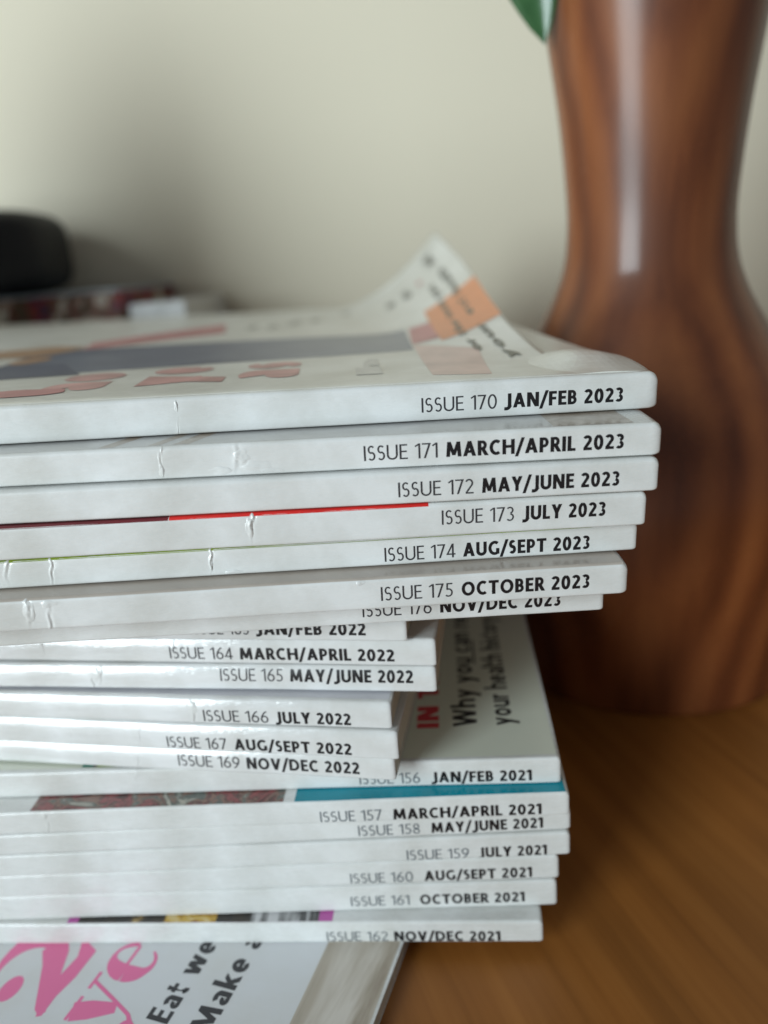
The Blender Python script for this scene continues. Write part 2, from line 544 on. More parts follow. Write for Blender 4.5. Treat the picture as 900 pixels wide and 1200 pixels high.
def text_polys(txt, s, track=0.105):
    """-> list of (layer, polygon) on cap height 1, and total width"""
    x, out, layer = 0.0, [], 0
    for i, ch in enumerate(txt):
        wd, strokes = glyph(ch, s)
        for st in strokes:
            pts, clip, sw = st
            for q in ribbon(pts, sw):
                if clip: q = clip_poly(q, *clip)
                if len(q) < 3: continue
                lo, hi = min(p[1] for p in q), max(p[1] for p in q)
                b0 = math.floor(lo / 0.12)
                while b0 * 0.12 < hi - 1e-6:      # cut into low bands so that the print follows a rounded spine
                    c = clip_poly(q, b0 * 0.12, b0 * 0.12 + 0.12)
                    if len(c) >= 3:
                        out.append((layer % 7, [(px + x, py) for px, py in c]))
                    b0 += 1
            layer += 1
        x += wd + track
    return out, x - track

def lettering(name, polys, mapper, m, parent):
    v, f = [], []
    for lay, q in polys:
        b = len(v)
        for p in q:
            v.append(mapper(p[0], p[1], lay))
        f.append(tuple(range(b, b + len(q))))
    return mesh(name, v, f, m, parent)

# ------------------------------------------------------------------ the setting
def slab(name, x0, x1, y0, y1, z0, z1, m, parent=None):
    v = [(x, y, z) for x in (x0, x1) for y in (y0, y1) for z in (z0, z1)]
    f = [(0, 1, 3, 2), (4, 6, 7, 5), (0, 4, 5, 1), (2, 3, 7, 6), (0, 2, 6, 4), (1, 5, 7, 3)]
    return mesh(name, v, f, m, parent)

WY = R_(-5)
tb = slab('table', -0.75, 0.75, -0.32, 0.352, -0.03, 0.0, TABLE_WOOD)
tb.rotation_euler = (0, 0, WY)
tb['kind'] = 'structure'
wl = slab('wall', -1.5, 1.5, 0.353, 0.40, -0.7, 1.5, WALL)
wl.rotation_euler = (0, 0, WY)
wl['kind'] = 'structure'

# ------------------------------------------------------------------ magazines
ML, MW = 275.0, 189.0     # spine length, page width (mm)

def rand_spine(seed):
    def f(x, z):
        return 0.13 * noise.noise(Vector((x * 0.045, seed * 7.3, 0))) + 0.05 * noise.noise(Vector((x * 0.16, seed * 3.1, z * 0.25)))
    return f

class Mag:
    def __init__(s, key, R, yaw, tilt, t, px, sc, label, paper=PAPER, rt=0.75, rb=0.45, creases=(), wear=0.7, ry=None, open_top=False):
        s.key, s.t, s.rt, s.rb, s.px, s.sc, s.wear = key, t, rt, rb, px, sc, wear
        s.off = rand_spine(key)
        s.ry = ry or rt
        s.cre = creases
        s.root = thing('magazine', label, 'magazine', (R[0] * MM, R[1] * MM, R[2] * MM), (0, R_(tilt), R_(yaw)), 'magazines in the pile')
        s.cover = s.build_cover(paper, open_top)
        s.build_pages(open_top)

    def u(s, px):               # picture column on this spine -> mm along the spine from its right end
        return (px - s.px) / s.sc

    def crease(s, x, z):
        y = 0.0
        for c in s.cre:
            xc, amp, wd = c[0], c[1], c[2]
            xx = x - xc - 0.45 * noise.noise(Vector((z * 0.9, xc, s.key))) - 0.12 * (z - s.t / 2)
            y += 0.42 * amp * math.exp(-((z - s.t * (0.5 + 0.35 * math.sin(xc * 3.7))) / (0.42 * s.t)) ** 2) * (math.exp(-(xx / wd) ** 2) - 0.8 * math.exp(-((xx - 1.5 * wd) / wd) ** 2))
        return y

    def prof(s, x, z):
        """y of the spine face at height z (mm)"""
        y = 0.0
        if z < s.rb: y += s.rb - math.sqrt(max(0, s.rb ** 2 - (s.rb - z) ** 2))
        if z > s.t - s.rt:
            q = min(s.rt, z - (s.t - s.rt))
            y += s.ry * (1 - math.sqrt(max(0, 1 - (q / s.rt) ** 2)))
        return y + (s.off(x, z) - s.crease(x, z))

    def shape(s, x, y, z):
        """worn outer corner at the right end of the spine; slight cockle"""
        c = s.wear
        if x > -c and c > 0:
            d = (x + c) / c
            k = c * (1 - math.sqrt(max(0.0, 1 - d * d * 0.96))) * math.exp(-max(0, y) / 3.0)
            mid = s.t * 0.45
            if z > mid: z -= k * (z - mid) / (s.t - mid)
            else: z += 0.35 * k * (mid - z) / mid
            y += 0.35 * k
        return (x * MM, y * MM, z * MM)

    def xs(s):
        a = [-ML + i * 9.0 for i in range(int((ML - 100) / 9))]
        a += [-100 + 0.8 * i for i in range(124)]
        a += [-1.2, -1.0, -0.8, -0.6, -0.45, -0.3, -0.2, -0.1, -0.04, 0.0]
        for c in s.cre:
            a += [c[0] + c[2] * 0.45 * i for i in range(-8, 11)]
        return sorted(x for x in set(round(q, 3) for q in a) if -ML <= x <= 0)

    def build_cover(s, m, open_top):
        t, rt, rb = s.t, s.rt, s.rb
        pr = [(MW, 0.0, 0), (60, 0.0, 0), (8, 0, 0), (2.5, 0, 0)]
        pr += [(None, rb * (1 - math.cos(R_(a))), 1) for a in (0.5, 22, 45, 68)]
        nz = 9
        pr += [(None, rb + (t - rt - rb) * i / nz, 1) for i in range(nz + 1)]
        pr += [(None, t - rt + rt * math.sin(R_(a)), 1) for a in (9, 18, 27, 36, 45, 54, 63, 72, 81, 89.5)]
        pr += [(s.ry + 0.4, t, 0), (3.0, t, 0)]
        if not open_top:
            pr += [(8, t, 0), (25, t, 0), (60, t, 0), (MW, t, 0)]
        xs = s.xs()
        v, n = [], len(pr)
        th = 0.22
        for lay in (0, 1):
            for x in xs:
                for (y, z, sp) in pr:
                    if sp: y = s.prof(x, z)
                    elif 0 < y < 20: y = y + (s.off(x, z)) * math.exp(-y / 4)
                    zz = z
                    if lay:       # inner face of the sheet
                        if sp: y += th
                        zz = max(th, min(t - th, z))
                    v.append(s.shape(x, y, zz))
        nx = len(xs)
        f = grid_faces(nx, n, 0, True) + grid_faces(nx, n, nx * n)
        o2 = nx * n
        for j in range(n - 1):    # close the right and left rims
            a, b = (nx - 1) * n + j, (nx - 1) * n + j + 1
            f.append((a, b, b + o2, a + o2))
            f.append((j + 1, j, j + o2, j + 1 + o2))
        for i in range(nx - 1):
            a, b = i * n, (i + 1) * n
            f.append((a, b, b + o2, a + o2))
            a, b = i * n + n - 1, (i + 1) * n + n - 1
            f.append((b, a, a + o2, b + o2))
        o = mesh('cover', v, f, m, s.root)
        for p in o.data.polygons[:2 * (nx - 1) * (n - 1)]:
            p.use_smooth = True
        return o

    def build_pages(s, open_top):
        t = s.t
        x1, x0, y0, y1, z0, z1 = -0.06, -ML + 0.3, 0.95, MW - 0.4, 0.24, t - 0.24
        nx, ny = 40, 24
        xs = [x0 + (x1 - x0) * (1 - (1 - i / (nx - 1)) ** 1.0) for i in range(nx)]
        xs = sorted(xs + [-20 + i for i in range(0, 20)])
        ys = sorted([y0 + (y1 - y0) * i / (ny - 1) for i in range(ny)] + [2, 3, 4.5, 6.5, 11, 13, 16, 20])
        nx, ny = len(xs), len(ys)
        v = []
        for lay in (0, 1):
            for x in xs:
                for y in ys:
                    z = z0 if lay else z1
                    if open_top and not lay:     # the first leaves bulge where the cover has come away
                        z += 2.0 * math.exp(-((x + 6.5) / 6.5) ** 2 - ((y - 13.0) / 10.0) ** 2) - 0.05 - 0.0
                    v.append(s.shape(x, y, z))
        o2 = nx * ny
        f = grid_faces(nx, ny) + grid_faces(nx, ny, o2, True)
        for i in range(nx - 1):
            a, b = i * ny, (i + 1) * ny
            f.append((a, a + o2, b + o2, b))
            a, b = a + ny - 1, b + ny - 1
            f.append((a, b, b + o2, a + o2))
        for j in range(ny - 1):
            f.append((j, j + 1, j + 1 + o2, j + o2))
            a = (nx - 1) * ny + j
            f.append((a, a + o2, a + 1 + o2, a + 1))
        o = mesh('page_block', v, f, PAGES if not open_top else PAPER_CREAM, s.root)
        return o

    def spine_text(s, light, bold, x0, x1, x2, x3, base, inks, cap=1.86):
        for txt, a, b, wgt, ink in ((light, x0, x1, 0.115, inks[0]), (bold, x2, x3, 0.225, inks[1])):
            polys, wd = text_polys(txt, wgt)
            sh = -4 if s.key >= 170 else (2 if s.key >= 163 else 0)
            ua, ub = s.u(a + sh + (1 if wgt > 0.15 else -1)), s.u(b + sh - (0 if wgt > 0.15 else 2))
            k = (ub - ua) / wd
            def mp(px, py, lay, ua=ua, k=k):
                x = ua + px * k
                z = min(s.t - 0.02, max(0.02, base + py * cap))
                y = s.prof(x, z) - 0.022 - 0.0015 * lay
                return (x * MM, y * MM, z * MM)
            lettering('issue_lettering', polys, mp, ink, s.cover)

    def top_patch(s, ua, ub, va, vb, m, skew=0.0, lay=0, name='cover_print'):
        nx = max(2, int(abs(ub - ua) / 1.5))
        qs = [0.0] + [c for c in ((s.ry * k - va) / (vb - va) for k in (0.35, 0.5, 0.7, 0.85, 1.0, 1.3)) if c > 0.0005] + [0.3, 1.0]
        ny = len(qs)
        v = []
        for i in range(nx):
            for j in range(ny):
                q = qs[j]
                x = ua + (ub - ua) * i / (nx - 1) + skew * q * (vb - va)
                y = va + (vb - va) * q
                z = s.t
                if y < s.ry:
                    z = s.t - s.rt + s.rt * math.sqrt(max(0, 1 - ((s.ry - y) / s.ry) ** 2))
                v.append((x * MM, (y + s.off(x, z) * math.exp(-y / 4)) * MM, (z + 0.02 + 0.01 * lay) * MM))
        return mesh(name, v, grid_faces(nx, ny), m, s.cover)

def flake(mag, px, zc, rx, rz, seed):
    """a scrap of cover paper lifted off the spine"""
    n, v, f = 16, [], []
    for k in range(4):
        for i in range(n):
            a = 2 * math.pi * i / n
            rr = (1 + 0.55 * noise.noise(Vector((math.cos(a) * 1.8, math.sin(a) * 1.8, seed)))) * (1 - k / 4.0)
            x = mag.u(px) + rx * rr * math.cos(a)
            z = min(mag.t - 0.05, max(0.05, zc + rz * rr * math.sin(a)))
            lift = (0.012, 0.075, 0.05, 0.085)[k] * (1 + 0.5 * math.sin(a + seed))
            v.append((x * MM, (mag.prof(x, z) - lift) * MM, z * MM))
    for k in range(3):
        for i in range(n):
            j = (i + 1) % n
            f.append((k * n + i, k * n + j, (k + 1) * n + j, (k + 1) * n + i))
    f.append(tuple(3 * n + i for i in range(n)))
    return mesh('paper_scuff', v, f, PAPER, mag.cover, True)

D = {  # right end of the spine foot (x, y, z in mm), yaw, lean, thickness, picture column of the right end, columns per mm
170:(36.6,98.4,84.1, 1.9,2.00, 4.9, 770,9.156),
171:(34.3,90.6,79.9, -0.2,2.00, 4.2, 774,9.601),
172:(33.8,89.8,75.6, 0.3,2.00, 4.3, 771,9.581),
173:(32.4,90.0,71.2, 0.8,2.00, 4.4, 756,9.462),
174:(31.9,92.0,67.3, 1.4,1.90, 3.9, 744,9.206),
175:(29.6,88.6,63.0, 1.2,1.90, 4.3, 733,9.378),
176:(27.8,91.9,59.0, 0.7,1.80, 4.0, 707,8.938),
163:(1.7,95.1,55.1, -8.5,1.40, 3.9, 477,7.859),
164:(5.5,94.9,51.0, -9.5,0.90, 4.1, 512,7.678),
165:(5.3,94.6,47.1, -8.9,0.80, 3.9, 512,7.657),
166:(-1.4,92.6,43.0, -10.5,0.60, 4.1, 460,7.555),
167:(-0.8,91.6,38.6, -11.5,0.40, 4.4, 468,7.432),
169:(-1.5,92.2,34.8, -11.5,0.20, 3.8, 464,7.304),
156:(22.6,94.5,30.3, -5.0,0.00, 4.5, 657,7.598),
157:(23.3,92.4,26.2, -4.0,0.00, 4.1, 667,7.722),
158:(23.8,93.8,22.4, -3.0,0.00, 3.8, 669,7.623),
159:(23.6,93.4,18.2, -3.3,0.00, 4.2, 668,7.537),
160:(21.9,93.5,13.8, -3.5,0.00, 4.4, 655,7.434),
161:(21.5,93.2,8.9, -4.0,0.00, 4.9, 653,7.324),
162:(18.7,90.5,4.8, -5.4,0.00, 4.1, 637,7.307)}
T = {  # month, columns of the light and the bold words, foot of the letters above the spine foot
170: ('JAN/FEB 2023', 493, 583, 589, 732, 1.10), 171: ('MARCH/APRIL 2023', 431, 518, 525, 734, 1.05),
172: ('MAY/JUNE 2023', 470, 559, 566, 729, 0.90), 173: ('JULY 2023', 520, 606, 613, 712, 1.50),
174: ('AUG/SEPT 2023', 451, 535, 541, 692, 0.55), 175: ('OCTOBER 2023', 448, 533, 540, 692, 1.10),
176: ('NOV/DEC 2023', 428, 510, 517, 660, 1.05), 163: ('JAN/FEB 2022', 232, 301, 306, 430, 0.90),
164: ('MARCH/APRIL 2022', 211, 286, 291, 465, 0.70), 165: ('MAY/JUNE 2022', 270, 343, 348, 485, 1.45),
166: ('JULY 2022', 250, 325, 330, 414, 0.45), 167: ('AUG/SEPT 2022', 209, 279, 285, 416, 0.50),
169: ('NOV/DEC 2022', 222, 294, 299, 424, 0.85), 156: ('JAN/FEB 2021', 432, 502, 512, 625, 0.60),
157: ('MARCH/APRIL 2021', 385, 457, 467, 636, 0.35), 158: ('MAY/JUNE 2021', 428, 500, 510, 638, 0.55),
159: ('JULY 2021', 484, 556, 564, 642, 0.15), 160: ('AUG/SEPT 2021', 419, 492, 502, 625, 0.40),
161: ('OCTOBER 2021', 421, 489, 498, 617, 0.90), 162: ('NOV/DEC 2021', 395, 466, 470, 590, 0.30)}
CR = {170: [(205, .06, .10)], 171: [(190, .10, .18), (276, .12, .45)], 173: [(293, .20, .28)],
      174: [(12, .14, .3), (63, .16, .22), (245, .18, .20)], 175: [(38, .22, .35), (62, .15, .3)],
      164: [(58, .10, .2), (217, .06, .2)], 165: [(118, .14, .3), (128, .10, .25)], 166: [(240, .14, .35)], 167: [(178, .08, .2), (95, .05, .15)],
      169: [(175, .07, .2)], 156: [(170, .10, .12)], 157: [(60, .12, .2)]}
EXTRA = {170: 'topmost, its cover corner curling up', 171: 'under the topmost one, its spine scuffed', 172: 'plain white above the red stripe',
         173: 'a red stripe of cover above it', 174: 'a thin green line above it', 175: 'a beige cover strip above it', 176: 'lowest of the 2023 issues',
         163: 'its letters half hidden by the overhang', 164: 'the one above issue 165', 165: 'jutting out over issue 166', 166: 'set back under issue 165',
         167: 'between issues 166 and 169', 169: 'bottom one of the set-back 2022 stack', 156: 'red and black words on its cover',
         157: 'teal and food photo above its spine', 158: 'between issues 157 and 159', 159: 'its letters low on the spine',
         160: 'directly under JULY 2021', 161: 'the one above issue 162', 162: 'yellow and black photo strip above it'}
M = {}
for k, d in D.items():
    yr = T[k][0][-4:]
    lab = 'white magazine lettered ISSUE %d %s' % (k, T[k][0])
    if k in EXTRA: lab += ', ' + EXTRA[k]
    cre = []
    for (px, amp, wd) in CR.get(k, []):
        cre.append(((px - d[6]) / d[7], amp * 1.3, wd * 0.6))
    shiny = yr == '2022'
    M[k] = Mag(k, (d[0], d[1] + {174: -0.45, 175: -0.7}.get(k, 0), d[2] - DROP), d[3], d[4], d[5] - 0.13, d[6], d[7], lab, PAPER_SHINY if shiny else PAPER,
               rt=2.3 if shiny else (0.6 if yr == '2023' else 0.42), ry=0.8 if shiny else None, rb=0.3, creases=cre,
               wear={170: 1.4, 171: 1.1, 172: 0.8, 175: 1.0}.get(k, 0.6), open_top=(k == 170))
    t = T[k]
    M[k].spine_text('ISSUE %d' % k, t[0], t[1], t[2], t[3], t[4], t[5],
                    (INK_GREY, INK) if yr == '2021' else (INK_THIN, INK))

for k, px, zc, rx, rz in ((171, 258, 0.7, 1.3, 0.5), (171, 284, 2.4, 1.0, 0.9), (171, 300, 1.1, 1.8, 0.7), (171, 318, 0.5, 1.5, 0.3), (171, 190, 1.0, 0.35, 0.8),
                          (173, 291, 2.6, 0.5, 1.2), (174, 245, 2.0, 0.25, 1.0), (174, 270, 0.4, 1.2, 0.3), (175, 40, 2.6, 0.7, 1.2), (175, 64, 3.4, 1.0, 0.5),
                          (175, 420, 3.7, 0.5, 0.3), (170, 205, 3.6, 0.2, 0.8), (165, 122, 2.4, 0.9, 0.9), (166, 238, 2.6, 0.7, 1.0), (157, 57, 3.2, 0.7, 0.5)):
    flake(M[k], px, zc, rx, rz, px * 0.37)

# printed areas on the covers that show above the spines
FOOD = photo_print('food_photo', [(0.34, (0.02, 0.012, 0.012)), (0.42, (0.12, 0.035, 0.03)), (0.47, (0.36, 0.09, 0.09)), (0.51, (0.06, 0.03, 0.025)), (0.55, (0.30, 0.16, 0.12)), (0.60, (0.07, 0.10, 0.09)), (0.66, (0.50, 0.47, 0.40))], 190, (1, 1, 1), 0.9)
DARKPHOTO = photo_print('dark_photo', [(0.45, (0.012, 0.011, 0.010)), (0.60, (0.05, 0.035, 0.02)), (0.68, (0.45, 0.30, 0.10)), (0.8, (0.7, 0.6, 0.4))], 120, (1, 1, 1), 1.0)
STRIPES = photo_print('striped_photo', [(0.42, (0.012, 0.012, 0.012)), (0.5, (0.10, 0.10, 0.10)), (0.58, (0.65, 0.65, 0.66)), (0.8, (0.5, 0.48, 0.5))], 110, (1.6, 0.12, 1), 0.6)
RED = flat_ink('red_cover', (0.74, 0.03, 0.025), 0.3, 0.1)
MAROON = flat_ink('maroon_cover', (0.16, 0.022, 0.028), 0.3, 0.2)
GREEN = flat_ink('green_cover', (0.24, 0.33, 0.03), 0.3, 0.3)
LIME = flat_ink('lime_cover', (0.33, 0.42, 0.06), 0.3, 0.3)
EMERALD = flat_ink('emerald_cover', (0.0, 0.22, 0.15), 0.3)
TAUPE = photo_print('taupe_cover', [(0.3, (0.44, 0.38, 0.33)), (0.7, (0.54, 0.48, 0.42))], 60)
GREYP = photo_print('grey_cover', [(0.3, (0.50, 0.50, 0.49)), (0.7, (0.66, 0.66, 0.65))], 90)
BROWNP = photo_print('brown_mark', [(0.3, (0.30, 0.23, 0.17)), (0.7, (0.55, 0.49, 0.42))], 200)
LILAC = photo_print('lilac_grey_cover', [(0.3, (0.52, 0.52, 0.56)), (0.7, (0.62, 0.62, 0.66))], 60)
MAGENTA = flat_ink('magenta_cover', (0.55, 0.12, 0.42), 0.3)
YELLOW = photo_print('yellow_photo', [(0.35, (0.25, 0.07, 0.02)), (0.5, (0.65, 0.42, 0.06)), (0.65, (0.75, 0.6, 0.3))], 260)
SAGE = photo_print('sage_cover', [(0.3, (0.70, 0.73, 0.62)), (0.7, (0.76, 0.785, 0.67))], 25)

g = M[173]
g.top_patch(g.u(200), g.u(500), 0.06, 60, RED); g.top_patch(-ML + 4, g.u(199), 0.06, 60, MAROON)
g = M[174]
g.top_patch(-ML + 4, g.u(690), 0.05, 50, GREEN)
g = M[175]
g.top_patch(-ML + 1, -0.6, 0.12, 150, TAUPE)
g = M[171]
g.top_patch(-ML + 1, g.u(655), 0.4, 80, GREYP); g.top_patch(g.u(648), g.u(742), 0.5, 40, BROWNP, lay=1)
for a, b in ((118, 136), (176, 190), (205, 224)): g.top_patch(g.u(a), g.u(b), 0.7, 14, BROWNP, 0.4, lay=1)
g = M[166]
g.top_patch(-ML + 1, -0.4, 1.3, 120, LILAC)
g = M[157]
g.top_patch(g.u(42), g.u(343), 0.3, 120, FOOD, 0.0); g.top_patch(g.u(356), -0.5, 0.25, 110, TEAL)
g = M[162]
g.top_patch(g.u(88), g.u(402), 0.3, 90, MAGENTA); g.top_patch(g.u(101), g.u(306), 0.3, 90, DARKPHOTO, lay=1)
g.top_patch(g.u(205), g.u(266), 0.3, 90, YELLOW, lay=2); g.top_patch(g.u(306), g.u(386), 0.3, 90, STRIPES, lay=1)
g = M[156]
g.top_patch(-ML + 1, -0.5, 0.85, MW - 2, SAGE)
g.top_patch(g.u(104), g.u(117), 1.0, 40, EMERALD, lay=1); g.top_patch(g.u(117), g.u(160), 1.0, 40, DARKPHOTO, lay=1); g.top_patch(g.u(122), g.u(148), 1.0, 14, LIME, lay=2)

def cover_text(mag, txt, u0, v0, cap, width, m, wgt=0.17, zof=0.03, track=0.1):
    """words on a cover: they run away from the spine, their tops toward the left end"""
    polys, wd = text_polys(txt, wgt, track)
    k = width / wd if width else cap
    def mp(px, py, lay):
        return ((u0 - py * cap) * MM, (v0 + px * k) * MM, (mag.t + zof + 0.0015 * lay) * MM)
    return lettering('cover_lettering', polys, mp, m, mag.cover)
g = M[156]
cover_text(g, 'IN TH', -17.6, 8.4, 3.5, 17.0, INK_RED, 0.26)
cover_text(g, 'Why you can rew', -11.6, 8.6, 3.8, 43.0, INK, 0.19)
polys = [(0, [(0, 0), (9.0, 0), (9.0, 0.35), (0, 0.35)])]
lettering('cover_lettering', polys, lambda a, b, l: ((-10.9 - b) * MM, (28.0 + a) * MM, (g.t + 0.03) * MM), INK, g.cover)
cover_text(g, 'your health history', -6.0, 8.6, 3.6, 38.0, INK, 0.19)

# the curled front cover of the topmost magazine
g = M[170]
LIFT = [(0, 0), (12, 0.2), (25, 1.0), (45, 3.0), (71, 6.6), (109, 12.4), (150, 18.6), (189, 24.6)]
UE = -4.2
def cov(u, v, off=0.0):
    """point of the cover sheet (mm): u from the right end, v from the spine"""
    ue = UE
    wd = 22.0 + 0.085 * v
    s = (u - (ue - wd)) / wd
    z = g.t + 0.02
    if s > 0:
        z += interp(LIFT, v) * min(1.2, s) ** 1.75
    z += 0.30 * noise.noise(Vector((u * 0.03, v * 0.03, 2.0))) * smooth01(v / 20)
    x = u - (1.2 * max(0, s) ** 2) * smooth01(v / 60) - 5.5 * smooth01((u + 45.0) / 40.8) * (1 - smooth01(v / 150.0))
    if v < 2.0:
        z -= 0.5 * (1 - v / 2.0) ** 2 * 0.35
    # a slight fold line near the spine
    return Vector((x, v + 0.55, z + off))
def covn(u, v, off):
    p = cov(u, v)
    a = cov(u + 0.3, v) - p
    b = cov(u, v + 0.3) - p
    n = a.cross(b).normalized()
    return (p + n * off) * MM
us = sorted(set([-ML + 10.0 * i for i in range(20)] + [-80 + 2.0 * i for i in range(26)] + [-29.5 + 0.7 * i for i in range(36)] + [UE]))
us = [u for u in us if u <= UE]
vs = [0.4, 0.8, 1.3, 2, 3, 4.5] + [6 + 3.2 * i for i in range(57)] + [MW - 0.6]
v, nu, nv = [], len(us), len(vs)
for off in (0.10, -0.10):
    for u in us:
        for q in vs:
            v.append(covn(u, q, off))
f = grid_faces(nu, nv) + grid_faces(nu, nv, nu * nv, True)
o2 = nu * nv
for i in range(nu - 1):
    a, b = i * nv, (i + 1) * nv
    f.append((a, a + o2, b + o2, b)); a, b = a + nv - 1, b + nv - 1; f.append((a, b, b + o2, a + o2))
for j in range(nv - 1):
    f.append((j, j + 1, j + 1 + o2, j + o2)); a = (nu - 1) * nv + j; f.append((a, a + o2, a + 1 + o2, a + 1))
front = mesh('front_cover', v, f, PAPER_CREAM, g.root, True)
for p in front.data.polygons[2 * (nu - 1) * (nv - 1):]:
    p.use_smooth = False

def cov_patch(poly_uv, m, lay=1, nx=26, ny=14):
    """four-cornered print on the curled sheet (bilinear between its corners)"""
    (a, b, c, d) = poly_uv
    v = []
    for i in range(nx):
        for j in range(ny):
            s_, t_ = i / (nx - 1), j / (ny - 1)
            u = (a[0] * (1 - s_) + b[0] * s_) * (1 - t_) + (d[0] * (1 - s_) + c[0] * s_) * t_
            w_ = (a[1] * (1 - s_) + b[1] * s_) * (1 - t_) + (d[1] * (1 - s_) + c[1] * s_) * t_
            v.append(covn(u, w_, 0.10 + 0.03 * lay))
    return mesh('cover_print', v, grid_faces(nx, ny), m, front)
def cov_blob(cu, cv, ru, rv, m, lay=2, n=22, seed=0, ang=0):
    v, f = [covn(cu, cv, 0.10 + 0.03 * lay)], []
    ca, sa = math.cos(R_(ang)), math.sin(R_(ang))
    rings = 3
    for k in range(1, rings + 1):
        for i in range(n):
            a = 2 * math.pi * i / n
            rr = (1 + 0.25 * noise.noise(Vector((math.cos(a) * 1.6, math.sin(a) * 1.6, seed)))) * k / rings
            x, y = ru * rr * math.cos(a), rv * rr * math.sin(a)
            v.append(covn(cu + x * ca - y * sa, cv + x * sa + y * ca, 0.10 + 0.03 * lay))
    for i in range(n):
        j = (i + 1) % n
        f.append((0, 1 + i, 1 + j))
        for k in range(rings - 1):
            f.append((1 + k * n + i, 1 + (k + 1) * n + i, 1 + (k + 1) * n + j, 1 + k * n + j))
    return mesh('cover_print', v, f, m, front)
def cov_text(txt, u0, v0, cap, width, m, wgt, lay=4):
    polys, wd = text_polys(txt, wgt)
    k = width / wd
    return lettering('cover_lettering', polys, lambda px, py, l: covn(u0 - py * cap, v0 + px * k, 0.10 + 0.03 * lay + 0.002 * l), m, front)

GREYBLUE = photo_print('grey_blue_print', [(0.3, (0.055, 0.08, 0.17)), (0.7, (0.12, 0.15, 0.25))], 40)
NAVY = photo_print('navy_print', [(0.3, (0.01, 0.025, 0.10)), (0.7, (0.03, 0.055, 0.16))], 60)
ROSE = flat_ink('rose_print', (0.55, 0.20, 0.21), 0.3, 0.15)
ROSEMID = flat_ink('mid_rose_print', (0.58, 0.29, 0.28), 0.3, 0.3)
ROSEPALE = flat_ink('pale_rose_print', (0.72, 0.54, 0.49), 0.3, 0.15)
SKIN = photo_print('skin_tone_print', [(0.3, (0.45, 0.22, 0.10)), (0.7, (0.70, 0.45, 0.28))], 70)
ORANGE = flat_ink('orange_print', (0.78, 0.30, 0.13), 0.32, 0.05)
DARKTXT = flat_ink('dark_olive_ink', (0.13, 0.13, 0.105), 0.35)

cov_patch([(-100, 28), (-26, 37), (-25, 74), (-104, 72)], GREYBLUE, 1)
cov_patch([(-112, 24), (-82, 27), (-90, 44), (-118, 46)], NAVY, 2)
cov_patch([(-95, 70), (-69, 98), (-73, 130), (-98, 88)], ROSE, 2)
cov_blob(-106, 72, 10, 11, SKIN, 3, seed=3)
cov_blob(-99, 52, 3.4, 6, SKIN, 3, seed=5)
cov_text('ye', -61, 10.0, 12, 19, ROSEMID, 0.36, 2)
cov_text('as', -47, 11.0, 12, 19, ROSEMID, 0.36, 2)
cov_text('ao', -74, 9.0, 12, 18, ROSEMID, 0.36, 2)
cov_blob(-84, 9, 6, 3.2, ROSE, 3, seed=8)
for q, (u, vv) in enumerate([(-62.7, 111.8), (-57.1, 111.0), (-51.3, 122.8), (-46.2, 126.0), (-37.4, 150.7)]):
    cov_text('aohea'[q], u, vv - 5, 3.6, 13, DARKTXT, 0.17, 2)
cov_text('h', -34.0, 10, 4.0, 18, GREYP, 0.30, 2)
cov_patch([(-26, 6), (-16.5, 4), (-13.5, 30), (-25.5, 44)], ROSEPALE, 1)
cov_patch([(-25.5, 45), (-19, 48), (-17, 74), (-24, 74)], ROSE, 2, 10, 10)
cov_patch([(-19.0, 44), (UE, 54), (UE, 98), (-18.5, 92)], ORANGE, 3, 22, 20)
cov_text('for the new you', -13.0, 22, 2.0, 100, DARKTXT, 0.22, 5)
cov_text('your best health', -8.6, 18, 2.0, 118, DARKTXT, 0.22, 5)
cov_text('healthy', -9, 150, 2.6, 20, DARKTXT, 0.2, 5)
cov_blob(-15.5, 140, 0.8, 3, ROSE, 4)
cov_text('us', -19, 128, 3.2, 16, DARKTXT, 0.2, 5)
cov_text('in', -24, 128, 3.2, 10, DARKTXT, 0.2, 5)

# the lowest magazine, turned, its cover showing in front of the pile
g = Mag(150, (-17.0, 54.0, 0.0), -20.5, 0.0, 4.74 - DROP, 435, 8.0, 'turned magazine at the foot of the pile, large pink letters on its cover', PAPER, rt=0.7, rb=0.45)
PALE = glossy_paper('pale_grey_cover', (0.73, 0.745, 0.765), rough=0.3, coat=0.25, bump=0.05, dirt=0.02)
BEIGE = photo_print('beige_photo', [(0.30, (0.26, 0.20, 0.14)), (0.45, (0.48, 0.42, 0.34)), (0.58, (0.68, 0.63, 0.56)), (0.75, (0.56, 0.51, 0.44))], 40, (1.8, 0.25, 1), 1.6)
g.top_patch(-ML + 1, -11.4, 0.8, MW - 1, PALE)
g.top_patch(-11.4, -0.5, 0.8, MW - 1, BEIGE)
cover_text(g, 'Eat we', -28.4, 19.4, 3.6, 14.0, INK_THIN, 0.21)
cover_text(g, 'Make a', -21.6, 19.8, 3.6, 16.4, INK_THIN, 0.21)
def fat(polys, u0, v0, ku, kv):
    return lettering('cover_lettering', polys, lambda px, py, l: ((u0 - py * ku) * MM, (v0 + px * kv) * MM, (g.t + 0.03 + 0.002 * l) * MM), INK_PINK, g.cover)
def vrib(pts, ws, lay): return [(lay, q) for q in ribbon(pts, ws)]
